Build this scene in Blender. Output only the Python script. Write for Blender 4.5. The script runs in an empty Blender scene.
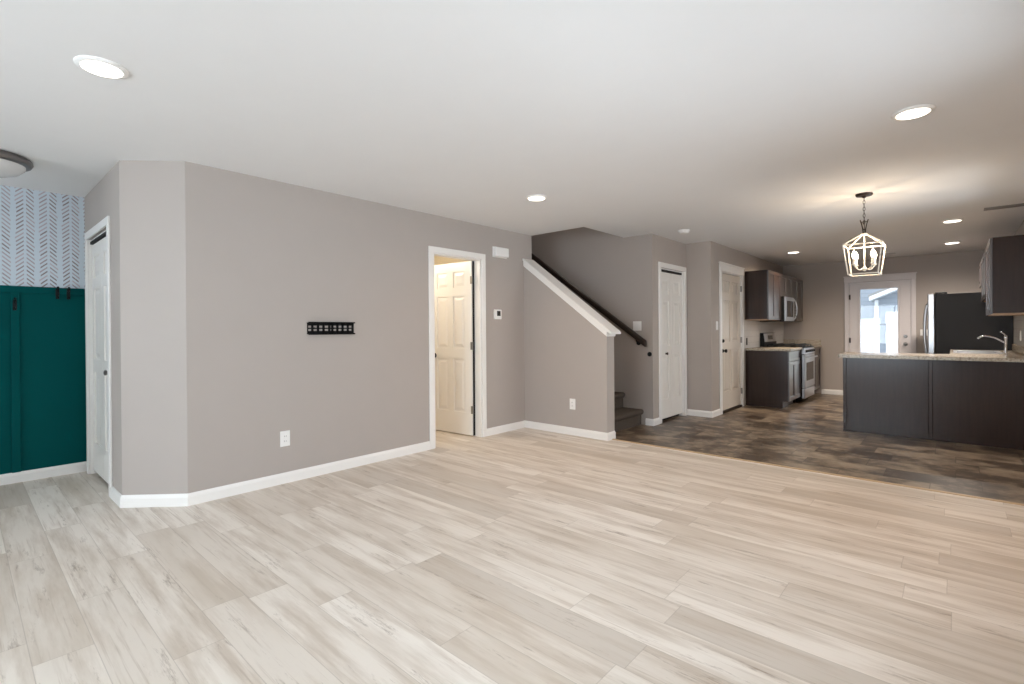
import bpy, bmesh, math, random
from math import sin, cos, pi, radians
from mathutils import Vector, Matrix
random.seed(7)
S = bpy.context.scene
COL = S.collection

# ------------------------------------------------------------------ camera
YAW, PITCH, ROLL, FPX, PPY, CAMH = 0.7289, -0.0027, -0.0071, 496.3, 331.55, 1.2274
F0 = Vector((-sin(YAW), cos(YAW), 0)); R0 = Vector((cos(YAW), sin(YAW), 0)); U0 = Vector((0, 0, 1))
F2 = F0 * cos(PITCH) + U0 * sin(PITCH); U2 = -F0 * sin(PITCH) + U0 * cos(PITCH)
R3 = R0 * cos(ROLL) + U2 * sin(ROLL); U3 = -R0 * sin(ROLL) + U2 * cos(ROLL)
cd = bpy.data.cameras.new('camera'); cam = bpy.data.objects.new('camera', cd); COL.objects.link(cam)
cd.sensor_width = 36; cd.lens = FPX * 36 / 1024; cd.shift_y = -(342 - PPY) / 1024; cd.clip_start = .05
M = Matrix((R3, U3, -F2)).transposed().to_4x4(); M.translation = Vector((0, 0, CAMH)); cam.matrix_world = M
S.camera = cam

# ------------------------------------------------------------------ world, exposure, added window fill lamps
w = bpy.data.worlds.new('sky'); S.world = w; w.use_nodes = True
bg = w.node_tree.nodes['Background']; bg.inputs[0].default_value = (.80, .90, 1, 1); bg.inputs[1].default_value = 6.5
S.view_settings.view_transform = 'Standard'; S.view_settings.look = 'None'
S.view_settings.gamma = 1; S.view_settings.use_curve_mapping = False; S.view_settings.exposure = -0.55
S.cycles.use_denoising = True
S.cycles.max_bounces = 12; S.cycles.diffuse_bounces = 6; S.cycles.sample_clamp_indirect = 6

def area(name, loc, aim, sx, sy, power, col):
    l = bpy.data.lights.new(name, 'AREA'); l.shape = 'RECTANGLE'; l.size = sx; l.size_y = sy; l.energy = power; l.color = col
    o = bpy.data.objects.new(name, l); COL.objects.link(o); o.location = loc
    o.rotation_euler = Vector(aim).to_track_quat('-Z', 'Y').to_euler(); return o
DAY = (.80, .91, 1)
area('window_fill', (-1.75, -2.78, 1.35), (0, 1, 0), 2.5, 1.65, 165, DAY)        # added fill on top of the sky, outside the living room window
area('window_fill', (-4.55, -2.78, 1.35), (0, 1, 0), 1.1, 1.65, 40, DAY)        # added fill lamp outside the unseen entry window
area('window_fill', (.80, 1.75, 1.35), (-1, 0, 0), 2.9, 1.65, 44, DAY)           # fill lamp behind the added, unseen right wall window
area('window_fill', (.80, 5.75, 1.35), (-1, 0, 0), 1.5, 1.65, 16, DAY)         # fill lamp behind the added dining window, lifts the kitchen

# ------------------------------------------------------------------ materials
def s2l(c):
    return tuple(((v / 255) / 12.92 if v / 255 <= .04045 else ((v / 255 + .055) / 1.055) ** 2.4) for v in c) + (1,)
class NT:
    def __init__(s, name):
        s.m = bpy.data.materials.new(name); s.m.use_nodes = True; s.t = s.m.node_tree; s.b = s.t.nodes['Principled BSDF']
    def n(s, typ, **kw):
        x = s.t.nodes.new(typ)
        for k, v in kw.items(): setattr(x, k, v)
        return x
    def l(s, a, b): s.t.links.new(a, b)
    def math(s, op, a, b=None, c=None):
        x = s.n('ShaderNodeMath', operation=op)
        for i, v in enumerate((a, b, c)):
            if v is None: continue
            if isinstance(v, (int, float)): x.inputs[i].default_value = v
            else: s.l(v, x.inputs[i])
        return x.outputs[0]
    def mix(s, f, a, b, mode='MIX'):
        x = s.n('ShaderNodeMix', data_type='RGBA', blend_type=mode)
        for i, v in ((0, f), (6, a), (7, b)):
            if isinstance(v, (int, float)): x.inputs[i].default_value = v
            elif isinstance(v, tuple): x.inputs[i].default_value = v
            else: s.l(v, x.inputs[i])
        return x.outputs[2]
    def xyz(s):
        tc = s.n('ShaderNodeTexCoord'); sp = s.n('ShaderNodeSeparateXYZ'); s.l(tc.outputs['Object'], sp.inputs[0]); return sp.outputs
    def vec(s, x, y, z=0):
        c = s.n('ShaderNodeCombineXYZ')
        for i, v in enumerate((x, y, z)):
            if isinstance(v, (int, float)): c.inputs[i].default_value = v
            else: s.l(v, c.inputs[i])
        return c.outputs[0]
    def noise(s, v, scale, detail=4, rough=.6):
        x = s.n('ShaderNodeTexNoise'); x.inputs['Scale'].default_value = scale; x.inputs['Detail'].default_value = detail
        x.inputs['Roughness'].default_value = rough
        if v is not None: s.l(v, x.inputs['Vector'])
        return x.outputs['Fac']
    def ramp(s, f, stops):
        x = s.n('ShaderNodeValToRGB'); e = x.color_ramp.elements
        while len(e) < len(stops): e.new(.5)
        for i, (p, c) in enumerate(stops): e[i].position = p; e[i].color = c
        s.l(f, x.inputs[0]); return x.outputs[0]
    def bump(s, h, strength=.1, dist=.01):
        x = s.n('ShaderNodeBump'); x.inputs['Strength'].default_value = strength; x.inputs['Distance'].default_value = dist
        s.l(h, x.inputs['Height']); s.l(x.outputs[0], s.b.inputs['Normal'])
def plain(name, rgb, rough=.5, metal=0, spec=.5, noise=0, bump=0, bscale=150):
    t = NT(name); c = s2l(rgb); t.b.inputs['Roughness'].default_value = rough; t.b.inputs['Metallic'].default_value = metal
    t.b.inputs['Specular IOR Level'].default_value = spec
    tc = t.n('ShaderNodeTexCoord')
    if noise:
        f = t.noise(tc.outputs['Object'], 3.5, 5)
        d = tuple(v * (1 - noise) for v in c[:3]) + (1,); e = tuple(min(1, v * (1 + noise)) for v in c[:3]) + (1,)
        t.l(t.ramp(f, [(.3, d), (.7, e)]), t.b.inputs['Base Color'])
    else: t.b.inputs['Base Color'].default_value = c
    if bump: t.bump(t.noise(tc.outputs['Object'], bscale, 3), bump, .002)
    return t.m
def emit(name, rgb, strength):
    t = NT(name); t.b.inputs['Base Color'].default_value = s2l(rgb); t.b.inputs['Emission Color'].default_value = s2l(rgb)
    t.b.inputs['Emission Strength'].default_value = strength; return t.m
def glassy(name, tint=(1, 1, 1, 1)):
    m = bpy.data.materials.new(name); m.use_nodes = True; t = m.node_tree; t.nodes.clear()
    o = t.nodes.new('ShaderNodeOutputMaterial'); tr = t.nodes.new('ShaderNodeBsdfTransparent'); tr.inputs[0].default_value = tint
    g = t.nodes.new('ShaderNodeBsdfGlossy'); g.inputs['Roughness'].default_value = .02
    fr = t.nodes.new('ShaderNodeFresnel'); fr.inputs[0].default_value = 1.35; mx = t.nodes.new('ShaderNodeMixShader')
    t.links.new(fr.outputs[0], mx.inputs[0]); t.links.new(tr.outputs[0], mx.inputs[1]); t.links.new(g.outputs[0], mx.inputs[2]); t.links.new(mx.outputs[0], o.inputs[0])
    return m
def wood_floor():
    t = NT('wood_plank_floor'); X, Y, Z = t.xyz(); W, L = .178, 1.22
    yr = t.math('DIVIDE', Y, W); row = t.math('FLOOR', yr)
    wn = t.n('ShaderNodeTexWhiteNoise', noise_dimensions='1D'); t.l(row, wn.inputs['W'])
    xo = t.math('ADD', t.math('DIVIDE', X, L), t.math('MULTIPLY', wn.outputs['Value'], 7.3)); pid = t.math('FLOOR', xo)
    wn2 = t.n('ShaderNodeTexWhiteNoise', noise_dimensions='2D'); t.l(t.vec(row, pid), wn2.inputs['Vector']); r = wn2.outputs['Value']
    off = t.math('MULTIPLY', r, 37.0)
    gv = t.vec(t.math('ADD', X, off), t.math('MULTIPLY', Y, 9), off)
    g1 = t.noise(gv, 1.3, 6, .62); g2 = t.noise(t.vec(t.math('ADD', t.math('MULTIPLY', X, 1.2), off), t.math('MULTIPLY', Y, 45), off), 1.6, 3, .6)
    soft = t.noise(t.vec(t.math('ADD', t.math('MULTIPLY', X, .9), off), t.math('MULTIPLY', Y, 4), off), 1.1, 3, .5)
    base = t.ramp(r, [(0, s2l((206, 196, 184))), (.25, s2l((220, 210, 198))), (.6, s2l((229, 220, 209))), (1, s2l((236, 228, 218)))])
    c = t.mix(t.ramp(g1, [(.36, (.72, .72, .72, 1)), (.56, (0, 0, 0, 1))]), base, s2l((190, 175, 158)))
    c = t.mix(t.ramp(soft, [(.5, (0, 0, 0, 1)), (.72, (.6, .6, .6, 1))]), c, s2l((200, 187, 171)))
    c = t.mix(t.ramp(g2, [(.58, (0, 0, 0, 1)), (.76, (.55, .55, .55, 1))]), c, s2l((166, 148, 128)))
    knot = t.noise(t.vec(t.math('ADD', t.math('MULTIPLY', X, 1.0), off), t.math('MULTIPLY', Y, 7.5), off), 2.2, 6, .78)
    c = t.mix(t.ramp(knot, [(.59, (0, 0, 0, 1)), (.70, (.75, .75, .75, 1))]), c, s2l((142, 124, 106)))
    fy = t.math('FRACT', yr); ey = t.math('MULTIPLY', t.math('MINIMUM', fy, t.math('SUBTRACT', 1, fy)), W)
    fx = t.math('FRACT', xo); ex = t.math('MULTIPLY', t.math('MINIMUM', fx, t.math('SUBTRACT', 1, fx)), L)
    seam = t.math('LESS_THAN', t.math('MINIMUM', ey, ex), .0016)
    c = t.mix(t.math('MULTIPLY', seam, .28), c, s2l((120, 103, 86)))
    t.l(c, t.b.inputs['Base Color']); t.b.inputs['Roughness'].default_value = .46; t.b.inputs['Specular IOR Level'].default_value = .35
    t.bump(t.math('SUBTRACT', g1, seam), .06, .004); return t.m
def tile_floor():
    t = NT('slate_vinyl_floor'); X, Y, Z = t.xyz(); W, L = .30, .60
    yr = t.math('DIVIDE', Y, W); row = t.math('FLOOR', yr)
    wn = t.n('ShaderNodeTexWhiteNoise', noise_dimensions='1D'); t.l(row, wn.inputs['W'])
    xo = t.math('ADD', t.math('DIVIDE', X, L), t.math('MULTIPLY', t.math('FLOOR', t.math('MULTIPLY', wn.outputs['Value'], 4)), .25)); pid = t.math('FLOOR', xo)
    wn2 = t.n('ShaderNodeTexWhiteNoise', noise_dimensions='2D'); t.l(t.vec(row, pid), wn2.inputs['Vector']); r = wn2.outputs['Value']
    off = t.math('MULTIPLY', r, 23.0)
    mo = t.noise(t.vec(t.math('ADD', X, off), t.math('MULTIPLY', Y, 1.25), off), 3.2, 7, .68)
    base = t.ramp(r, [(0, s2l((74, 59, 46))), (.5, s2l((106, 90, 74))), (1, s2l((142, 125, 105)))])
    c = t.mix(t.ramp(mo, [(.36, (.95, .95, .95, 1)), (.52, (0, 0, 0, 1))]), base, s2l((62, 48, 37)))
    c = t.mix(t.ramp(mo, [(.48, (0, 0, 0, 1)), (.66, (.9, .9, .9, 1))]), c, s2l((162, 144, 122)))
    fy = t.math('FRACT', yr); ey = t.math('MULTIPLY', t.math('MINIMUM', fy, t.math('SUBTRACT', 1, fy)), W)
    fx = t.math('FRACT', xo); ex = t.math('MULTIPLY', t.math('MINIMUM', fx, t.math('SUBTRACT', 1, fx)), L)
    seam = t.math('LESS_THAN', t.math('MINIMUM', ey, ex), .003)
    c = t.mix(t.math('MULTIPLY', seam, .6), c, s2l((50, 40, 32)))
    t.l(c, t.b.inputs['Base Color']); t.b.inputs['Roughness'].default_value = .33; t.bump(mo, .04, .004); return t.m
def counter_mat():
    t = NT('speckled_worktop'); tc = t.n('ShaderNodeTexCoord'); v = tc.outputs['Object']
    a = t.noise(v, 60, 5, .7); b = t.noise(v, 170, 2, .5)
    c = t.ramp(a, [(.32, s2l((120, 108, 94))), (.46, s2l((172, 160, 143))), (.6, s2l((196, 186, 170))), (.75, s2l((222, 214, 200)))])
    c = t.mix(t.ramp(b, [(.60, (0, 0, 0, 1)), (.66, (.8, .8, .8, 1))]), c, s2l((98, 84, 72)))
    t.l(c, t.b.inputs['Base Color']); t.b.inputs['Roughness'].default_value = .25; return t.m
def wallpaper():
    t = NT('chevron_wallpaper'); X, Y, Z = t.xyz(); P = .1435
    u = t.math('ADD', t.math('DIVIDE', t.math('SUBTRACT', Y, .532), P), .5)
    a = t.math('MULTIPLY', t.math('ABSOLUTE', t.math('SUBTRACT', t.math('FRACT', u), .5)), P)
    v = t.math('DIVIDE', t.math('ADD', Z, t.math('MULTIPLY', a, .95)), .0345)
    wn = t.n('ShaderNodeTexWhiteNoise', noise_dimensions='3D')
    side = t.math('GREATER_THAN', t.math('SUBTRACT', t.math('FRACT', u), .5), 0)
    t.l(t.vec(t.math('FLOOR', v), t.math('FLOOR', u), side), wn.inputs['Vector'])
    lim = t.math('ADD', .050, t.math('MULTIPLY', wn.outputs['Value'], .010))
    m = t.math('MULTIPLY', t.math('LESS_THAN', t.math('FRACT', v), .40), t.math('MULTIPLY', t.math('GREATER_THAN', a, .008), t.math('LESS_THAN', a, lim)))
    ink = t.mix(wn.outputs['Value'], s2l((136, 124, 128)), s2l((190, 180, 186)))
    t.l(t.mix(m, s2l((206, 217, 226)), ink), t.b.inputs['Base Color']); t.b.inputs['Roughness'].default_value = .7; return t.m
def dark_wood():
    t = NT('espresso_wood'); tc = t.n('ShaderNodeTexCoord'); mp = t.n('ShaderNodeMapping'); mp.inputs['Scale'].default_value = (30, 30, 2)
    t.l(tc.outputs['Object'], mp.inputs[0]); f = t.noise(mp.outputs[0], 1.2, 5)
    t.l(t.ramp(f, [(.25, s2l((42, 29, 25))), (.75, s2l((51, 36, 31)))]), t.b.inputs['Base Color']); t.b.inputs['Roughness'].default_value = .2
    t.b.inputs['Specular IOR Level'].default_value = .5; return t.m
def front_wood():
    m = MTB.copy(); m.name = 'espresso_satin_front'; p = m.node_tree.nodes['Principled BSDF']; p.inputs['Roughness'].default_value = .32; p.inputs['Specular IOR Level'].default_value = 1; p.inputs['Coat Weight'].default_value = 1; p.inputs['Coat Roughness'].default_value = .26; return m
def carpet_mat():
    t = NT('brown_carpet'); tc = t.n('ShaderNodeTexCoord'); f = t.noise(tc.outputs['Object'], 220, 4, .8)
    t.l(t.ramp(f, [(.3, s2l((62, 54, 48))), (.7, s2l((104, 94, 85)))]), t.b.inputs['Base Color']); t.b.inputs['Roughness'].default_value = .95
    t.b.inputs['Specular IOR Level'].default_value = .1; t.bump(f, .6, .006); return t.m
def tile_splash():
    t = NT('glossy_splash_tile'); X, Y, Z = t.xyz()
    r = t.math('DIVIDE', Z, .10); off = t.math('MULTIPLY', t.math('MODULO', t.math('FLOOR', r), 2), .5)
    u = t.math('ADD', t.math('DIVIDE', t.math('ADD', X, Y), .20), off)
    fy = t.math('FRACT', r); fx = t.math('FRACT', u)
    e = t.math('MINIMUM', t.math('MULTIPLY', t.math('MINIMUM', fy, t.math('SUBTRACT', 1, fy)), .10), t.math('MULTIPLY', t.math('MINIMUM', fx, t.math('SUBTRACT', 1, fx)), .20))
    g = t.math('LESS_THAN', e, .0018)
    t.l(t.mix(g, s2l((222, 219, 216)), s2l((190, 186, 182))), t.b.inputs['Base Color']); t.b.inputs['Roughness'].default_value = .18; return t.m
def siding():
    t = NT('lap_siding'); X, Y, Z = t.xyz(); f = t.math('FRACT', t.math('DIVIDE', Z, .14))
    t.l(t.ramp(f, [(.0, s2l((84, 92, 102))), (.13, s2l((122, 129, 138)))]), t.b.inputs['Base Color']); t.b.inputs['Roughness'].default_value = .6; return t.m
MTB = dark_wood()
MT = dict(
    front=front_wood(),
    wall=plain('greige_paint', (176, 167, 160), .62, spec=.3, noise=.012, bump=.05),
    taupe=plain('taupe_paint', (176, 166, 158), .6, spec=.3, noise=.012, bump=.05),
    cream=plain('cream_paint', (226, 214, 190), .6, spec=.3, noise=.01, bump=.05),
    ceil=plain('ceiling_paint', (232, 231, 230), .8, spec=.2, noise=.008, bump=.12),
    white=plain('white_trim_paint', (238, 235, 231), .38, noise=.006),
    door=plain('white_door_paint', (236, 232, 226), .32, noise=.006),
    gloss=plain('glossy_door_paint', (224, 214, 202), .16, noise=.006),
    greydoor=plain('pale_grey_door_paint', (216, 208, 206), .35, noise=.006),
    green=plain('deep_green_paint', (0, 76, 76), .65, spec=.06, noise=.03),
    floor=wood_floor(), tile=tile_floor(), counter=counter_mat(), paper=wallpaper(), espresso=MTB, carpet=carpet_mat(), splash=tile_splash(), siding=siding(),
    raw=plain('pale_cabinet_underside', (170, 140, 112), .5, noise=.04),
    strip=plain('tan_transition_strip', (196, 168, 132), .4, noise=.05),
    rail=plain('dark_brown_rail_wood', (44, 32, 26), .35, noise=.08),
    black=plain('black_metal', (12, 11, 11), .5, metal=0, spec=.25, noise=.05), iron=plain('cast_iron_black', (22, 22, 23), .6, noise=.1),
    blackg=plain('black_glass', (10, 10, 12), .06, noise=.02), blackside=plain('black_textured_steel', (24, 20, 19), .45, spec=.3, noise=.06, bump=.2, bscale=300),
    nickel=plain('brushed_nickel', (150, 146, 142), .32, metal=1, noise=.04), bronze=plain('dark_bronze', (70, 60, 54), .4, metal=.8, noise=.06),
    steel=plain('stainless_steel', (196, 196, 198), .28, metal=1, noise=.04), chrome=plain('chrome', (225, 225, 228), .10, metal=1, noise=.01),
    pewter=plain('pewter_rim', (128, 124, 122), .35, metal=.9, noise=.05), frost=plain('frosted_glass_bowl', (212, 210, 208), .25, noise=.01),
    lantern=plain('champagne_lantern_metal', (240, 232, 218), .35, noise=.02), plate=plain('white_plastic', (240, 238, 235), .4, noise=.005),
    screen=plain('dark_screen', (52, 48, 46), .2, noise=.03), grey=plain('grey_vent_enamel', (128, 122, 118), .5, noise=.03),
    vent=plain('white_vent_enamel', (205, 203, 200), .5, noise=.01),
    can=emit('lit_lens', (255, 246, 232), 7), bulb=emit('lit_bulb', (255, 236, 205), 28), glass=glassy('clear_glass'),
    vinyl=plain('white_vinyl_fence', (196, 199, 203), .5, noise=.01), lawn=plain('lawn', (96, 112, 70), .9, noise=.3),
    shingle=plain('grey_roof_shingle', (120, 118, 116), .8, noise=.15), concrete=plain('patio_concrete', (176, 175, 172), .8, noise=.06),
    dark=plain('gap_shade', (20, 18, 17), .8, noise=.05))  # near-black colour stands in for shade in gaps and openings

# ------------------------------------------------------------------ mesh helpers
def B(): return bmesh.new()
def box(bm, x0, x1, y0, y1, z0, z1, bev=0, mi=0):
    x0, x1 = sorted((x0, x1)); y0, y1 = sorted((y0, y1)); z0, z1 = sorted((z0, z1))
    vs = [bm.verts.new((x, y, z)) for z in (z0, z1) for x, y in ((x0, y0), (x1, y0), (x1, y1), (x0, y1))]
    fs = [bm.faces.new([vs[i] for i in f]) for f in ((3, 2, 1, 0), (4, 5, 6, 7), (0, 1, 5, 4), (1, 2, 6, 5), (2, 3, 7, 6), (3, 0, 4, 7))]
    for f in fs: f.material_index = mi
    if bev:
        es = list({e for f in fs for e in f.edges})
        r = bmesh.ops.bevel(bm, geom=es, offset=bev, segments=2, affect='EDGES', profile=.5)
        for f in r['faces']: f.material_index = mi
    return bm
def prism(bm, pts, axis, a0, a1):
    """closed polygon pts (2-D) pushed along an axis: 'y' takes (x,z), 'x' takes (y,z), 'z' takes (x,y)"""
    def P(p, a): return {'y': (p[0], a, p[1]), 'x': (a, p[0], p[1]), 'z': (p[0], p[1], a)}[axis]
    A = [bm.verts.new(P(p, a0)) for p in pts]; C = [bm.verts.new(P(p, a1)) for p in pts]; n = len(pts)
    bm.faces.new(A); bm.faces.new(C[::-1])
    for i in range(n): bm.faces.new((A[i], C[i], C[(i + 1) % n], A[(i + 1) % n]))
    bmesh.ops.recalc_face_normals(bm, faces=bm.faces); return bm
def lathe(bm, prof, c, axis='z', seg=28):
    """prof: (radius, height) pairs turned about an axis through c"""
    rings = []
    for r, h in prof:
        ring = []
        for k in range(seg):
            a = 2 * pi * k / seg; u, v = r * cos(a), r * sin(a)
            p = {'z': (u, v, h), 'x': (h, u, v), 'y': (u, h, v)}[axis]
            ring.append(bm.verts.new((c[0] + p[0], c[1] + p[1], c[2] + p[2])))
        rings.append(ring)
    for i in range(len(rings) - 1):
        for k in range(seg): bm.faces.new((rings[i][k], rings[i][(k + 1) % seg], rings[i + 1][(k + 1) % seg], rings[i + 1][k]))
    bm.faces.new(rings[0][::-1]); bm.faces.new(rings[-1])
    bmesh.ops.recalc_face_normals(bm, faces=bm.faces); return bm
def tube(bm, pts, r, seg=10, square=False):
    pts = [Vector(p) for p in pts]; rings = []
    if square: seg = 4
    up = Vector((0, 0, 1))
    for i, p in enumerate(pts):
        d = (pts[min(i + 1, len(pts) - 1)] - pts[max(i - 1, 0)]).normalized()
        ref = up if abs(d.z) < .95 else Vector((1, 0, 0))
        s = d.cross(ref).normalized(); t = s.cross(d)
        rr = r[i] if isinstance(r, (list, tuple)) else r
        rings.append([bm.verts.new(p + (s * cos(a) + t * sin(a)) * rr) for a in [2 * pi * k / seg + pi / 4 for k in range(seg)]])
    for i in range(len(rings) - 1):
        for k in range(seg): bm.faces.new((rings[i][k], rings[i][(k + 1) % seg], rings[i + 1][(k + 1) % seg], rings[i + 1][k]))
    bm.faces.new(rings[0][::-1]); bm.faces.new(rings[-1])
    bmesh.ops.recalc_face_normals(bm, faces=bm.faces); return bm
def arc(fn, n): return [fn(i / n) for i in range(n + 1)]
def sweep(bm, path, prof):
    """profile (out, up) swept along a floor path; 'out' is to the right of travel"""
    n = len(path); path = [Vector(p) for p in path]; rings = []
    for i, p in enumerate(path):
        ds = []
        if i > 0: ds.append((path[i] - path[i - 1]).normalized())
        if i < n - 1: ds.append((path[i + 1] - path[i]).normalized())
        ns = [Vector((d.y, -d.x)) for d in ds]
        m = ns[0] if len(ns) == 1 else (ns[0] + ns[1]) / (1 + ns[0].dot(ns[1]))
        rings.append([bm.verts.new((p.x + m.x * o, p.y + m.y * o, u)) for o, u in prof])
    k = len(prof)
    for i in range(n - 1):
        for j in range(k): bm.faces.new((rings[i][j], rings[i][(j + 1) % k], rings[i + 1][(j + 1) % k], rings[i + 1][j]))
    bm.faces.new(rings[0]); bm.faces.new(rings[-1][::-1])
    bmesh.ops.recalc_face_normals(bm, faces=bm.faces); return bm
def obj(name, bm, mat, parent=None, smooth=False, label=None):
    me = bpy.data.meshes.new(name); bm.to_mesh(me); bm.free()
    for m in (mat if isinstance(mat, (list, tuple)) else [mat]): me.materials.append(m)
    if smooth:
        me.polygons.foreach_set('use_smooth', [True] * len(me.polygons))
        me.set_sharp_from_angle(angle=radians(40))
    o = bpy.data.objects.new(name, me); COL.objects.link(o)
    if parent is not None:
        o.parent = parent
        if parent.type == 'EMPTY' or True: o.matrix_parent_inverse = Matrix.Translation(-wloc(parent))
    if label: o['label'] = label
    return o
def wloc(o):
    v = Vector(o.location); p = o.parent
    return v if p is None else v            # every part keeps its origin at the world's, its thing stands at its base
def tag(o, label, cat, group=None, kind=None):
    o['label'] = label; o['category'] = cat
    if group: o['group'] = group
    if kind: o['kind'] = kind
    return o
def thing(name, label, cat, loc=(0, 0, 0), group=None, kind=None):
    o = bpy.data.objects.new(name, None); COL.objects.link(o); o.location = loc; o.empty_display_size = .1
    return tag(o, label, cat, group, kind)
def struct(name, bm, mat, label, cat): return tag(obj(name, bm, mat), label, cat, kind='structure')
def sub(name, bm, mat, part, smooth=False):            # a sub-part: its part's mesh sits at the world's origin
    me_o = obj(name, bm, mat, None, smooth); me_o.parent = part; me_o.matrix_parent_inverse = part.matrix_parent_inverse.inverted() @ Matrix.Translation(-Vector(part.parent.location)) if False else Matrix.Identity(4)
    return me_o

H = 2.44; T = .115
XA, YA0, YA1, TH = -4.0625, 1.0864, 4.784, .155
CH = .3157; YE = YA0 - CH; XCH = XA - CH
XG = -5.794; XHW = -2.8695; XS = -2.864; YS = 5.889; YC = 6.944; XK = -2.513; YK = 10.79; XOP = -3.264
YP, XPL, YT, XR, YF = 7.054, -.998, 4.879, .585, -2.6
YH = YA1 + TH

# ------------------------------------------------------------------ floor, ceiling
b = box(B(), -7.2, .75, -2.8, YT, -.15, 0); box(b, -7.2, -4.18, YT, YH + .02, -.15, 0)
struct('floor', b, MT['floor'], 'pale greige wood plank floor of the living room and entry', 'floor')
struct('floor_kitchen', box(B(), -7.2, .75, YT, 11.0, -.16, -.001), MT['tile'], 'brown slate patterned vinyl tile floor of the kitchen', 'floor')
tag(obj('trim_1', box(B(), XHW + .013, XR, YT - .02, YT + .018, -.005, .006, .002), MT['strip']), 'thin tan strip where the wood floor meets the kitchen tiles', 'floor strip', kind='structure')
b = box(B(), -7.2, .75, -2.8, YH, H, H + .28); box(b, XOP, .75, YH, YS, H, H + .28); box(b, -7.2, .75, YS + T * .6, 11.0, H, H + .28); box(b, XOP, .75, YS, YS + T * .6, H, H + .28)
struct('ceiling', b, MT['ceil'], 'flat white painted ceiling over the whole open floor', 'ceiling')

# ------------------------------------------------------------------ walls
T = .115
DB0, DB1, DBH = 3.318, 4.022, 2.045            # bathroom doorway in wall A
b = B(); box(b, XA - T, XA, YA0 - .0, DB0, 0, H); box(b, XA - T, XA, DB1, YH, 0, H); box(b, XA - T, XA, DB0, DB1, DBH, H)
struct('wall_left', b, MT['wall'], 'long greige wall with the open white door and black TV bracket', 'wall')
struct('wall_corner', prism(B(), [(XA, YA0), (XCH, YE), (XCH, YE + T * 1.2), (XA - T * 1.2, YA0)], 'z', 0, H), MT['wall'], 'narrow angled greige wall at the corner beside the entry closet', 'wall')
DC0, DC1 = -5.632, -4.757                        # entry closet opening
b = B(); box(b, XG, DC0, YE, YE + T, 0, H); box(b, DC1, XCH, YE, YE + T, 0, H); box(b, DC0, DC1, YE, YE + T, 2.04, H)
struct('wall_entry', b, MT['wall'], 'short greige wall around the white entry closet doors', 'wall')
struct('wall_green', box(B(), XG - T, XG, -2.8, YE + T, 0, H), MT['paper'], 'pale blue chevron wallpaper wall above the green panelling', 'wall')
struct('wall_half', prism(B(), [(XA, 0), (XHW, 0), (XHW, 1.175), (XA, 2.05)], 'y', YA1, YH), MT['wall'], 'sloped greige half wall in front of the staircase', 'wall')
b = B(); box(b, -7.2, XS, YS, YS + T, 0, 5.0)
struct('wall_stair', b, MT['taupe'], 'greige wall behind the stairs carrying the handrail', 'wall')
DP0, DP1 = 6.118, 6.862
b = B(); box(b, XS - T, XS, YS + T, DP0, 0, H); box(b, XS - T, XS, DP1, YC + T, 0, H); box(b, XS - T, XS, DP0, DP1, 2.035, H)
struct('wall_closet', b, MT['taupe'], 'greige wall around the kitchen closet doors', 'wall')
struct('wall_return', box(B(), XS, XK, YC, YC + T, 0, H), MT['taupe'], 'short greige wall between closet and panelled kitchen door', 'wall')
DG0, DG1 = 7.335, 8.24
b = B(); box(b, XK - T, XK, YC + T, DG0, 0, H); box(b, XK - T, XK, DG1, YK, 0, H); box(b, XK - T, XK, DG0, DG1, 2.06, H)
struct('wall_kitchen', b, MT['taupe'], 'greige kitchen wall behind range and wall cabinets', 'wall')
DK0, DK1 = -1.442, -.55
b = B(); box(b, -7.2, DK0, YK, YK + .16, 0, H); box(b, DK1, .75, YK, YK + .16, 0, H); box(b, DK0, DK1, YK, YK + .16, 2.04, H)
struct('wall_back', b, MT['taupe'], 'far greige kitchen wall around the glazed back door', 'wall')
b = B(); WR0, WR1, WR2, WR3 = .25, 3.25, 5.05, 6.45
box(b, XR, XR + T, -2.8, WR0, 0, H); box(b, XR, XR + T, WR1, WR2, 0, H); box(b, XR, XR + T, WR3, YK, 0, H)
for a0, a1 in ((WR0, WR1), (WR2, WR3)): box(b, XR, XR + T, a0, a1, 0, .55); box(b, XR, XR + T, a0, a1, 2.15, H)
struct('wall_right', b, MT['taupe'], 'right greige wall behind the kitchen sink run', 'wall')
b = B(); WF = ((-2.95, -.55), (-5.05, -4.05)); xs = [-7.2, -5.05, -4.05, -2.95, -.55, .75]
for i in (0, 2, 4): box(b, xs[i], xs[i + 1], YF - T, YF, 0, H)
for x0, x1 in WF: box(b, x0, x1, YF - T, YF, 0, .55); box(b, x0, x1, YF - T, YF, 2.15, H)
struct('wall_front', b, MT['wall'], 'front wall with windows behind the viewpoint', 'wall')
# upper stairwell, bathroom, outer shell
b = B(); box(b, -7.2, XOP + .2, YH - .12, YH, H + .28, 5.0); box(b, XOP, XOP + .12, YH, YS, H + .28, 5.0); box(b, -7.2, -7.08, YH, YS, 0, 5.0); box(b, -7.2, XOP + .2, YH - .12, YS + T, 5.0, 5.1)
box(b, -7.2, XA - T, YH - .12, YH, 0, H)
struct('wall_stairwell', b, MT['taupe'], 'upper stairwell walls in shade above the stairs', 'wall')
b = B(); box(b, -6.3, -6.2, 2.5, YH - .12, 0, H); box(b, -6.2, XA - T, 2.5, 2.6, 0, H); box(b, -6.2, XA - T, YH - .22, YH - .121, 0, H)
struct('wall_bathroom', b, MT['cream'], 'cream side room walls seen through the open door', 'wall')
b = B(); box(b, -7.3, -7.2, -2.8, 10.95, 0, H); box(b, XG, XCH, 1.5, 1.6, 0, H)
struct('wall_outer', b, MT['wall'], 'outer side walls beyond the closets', 'wall')

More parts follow.
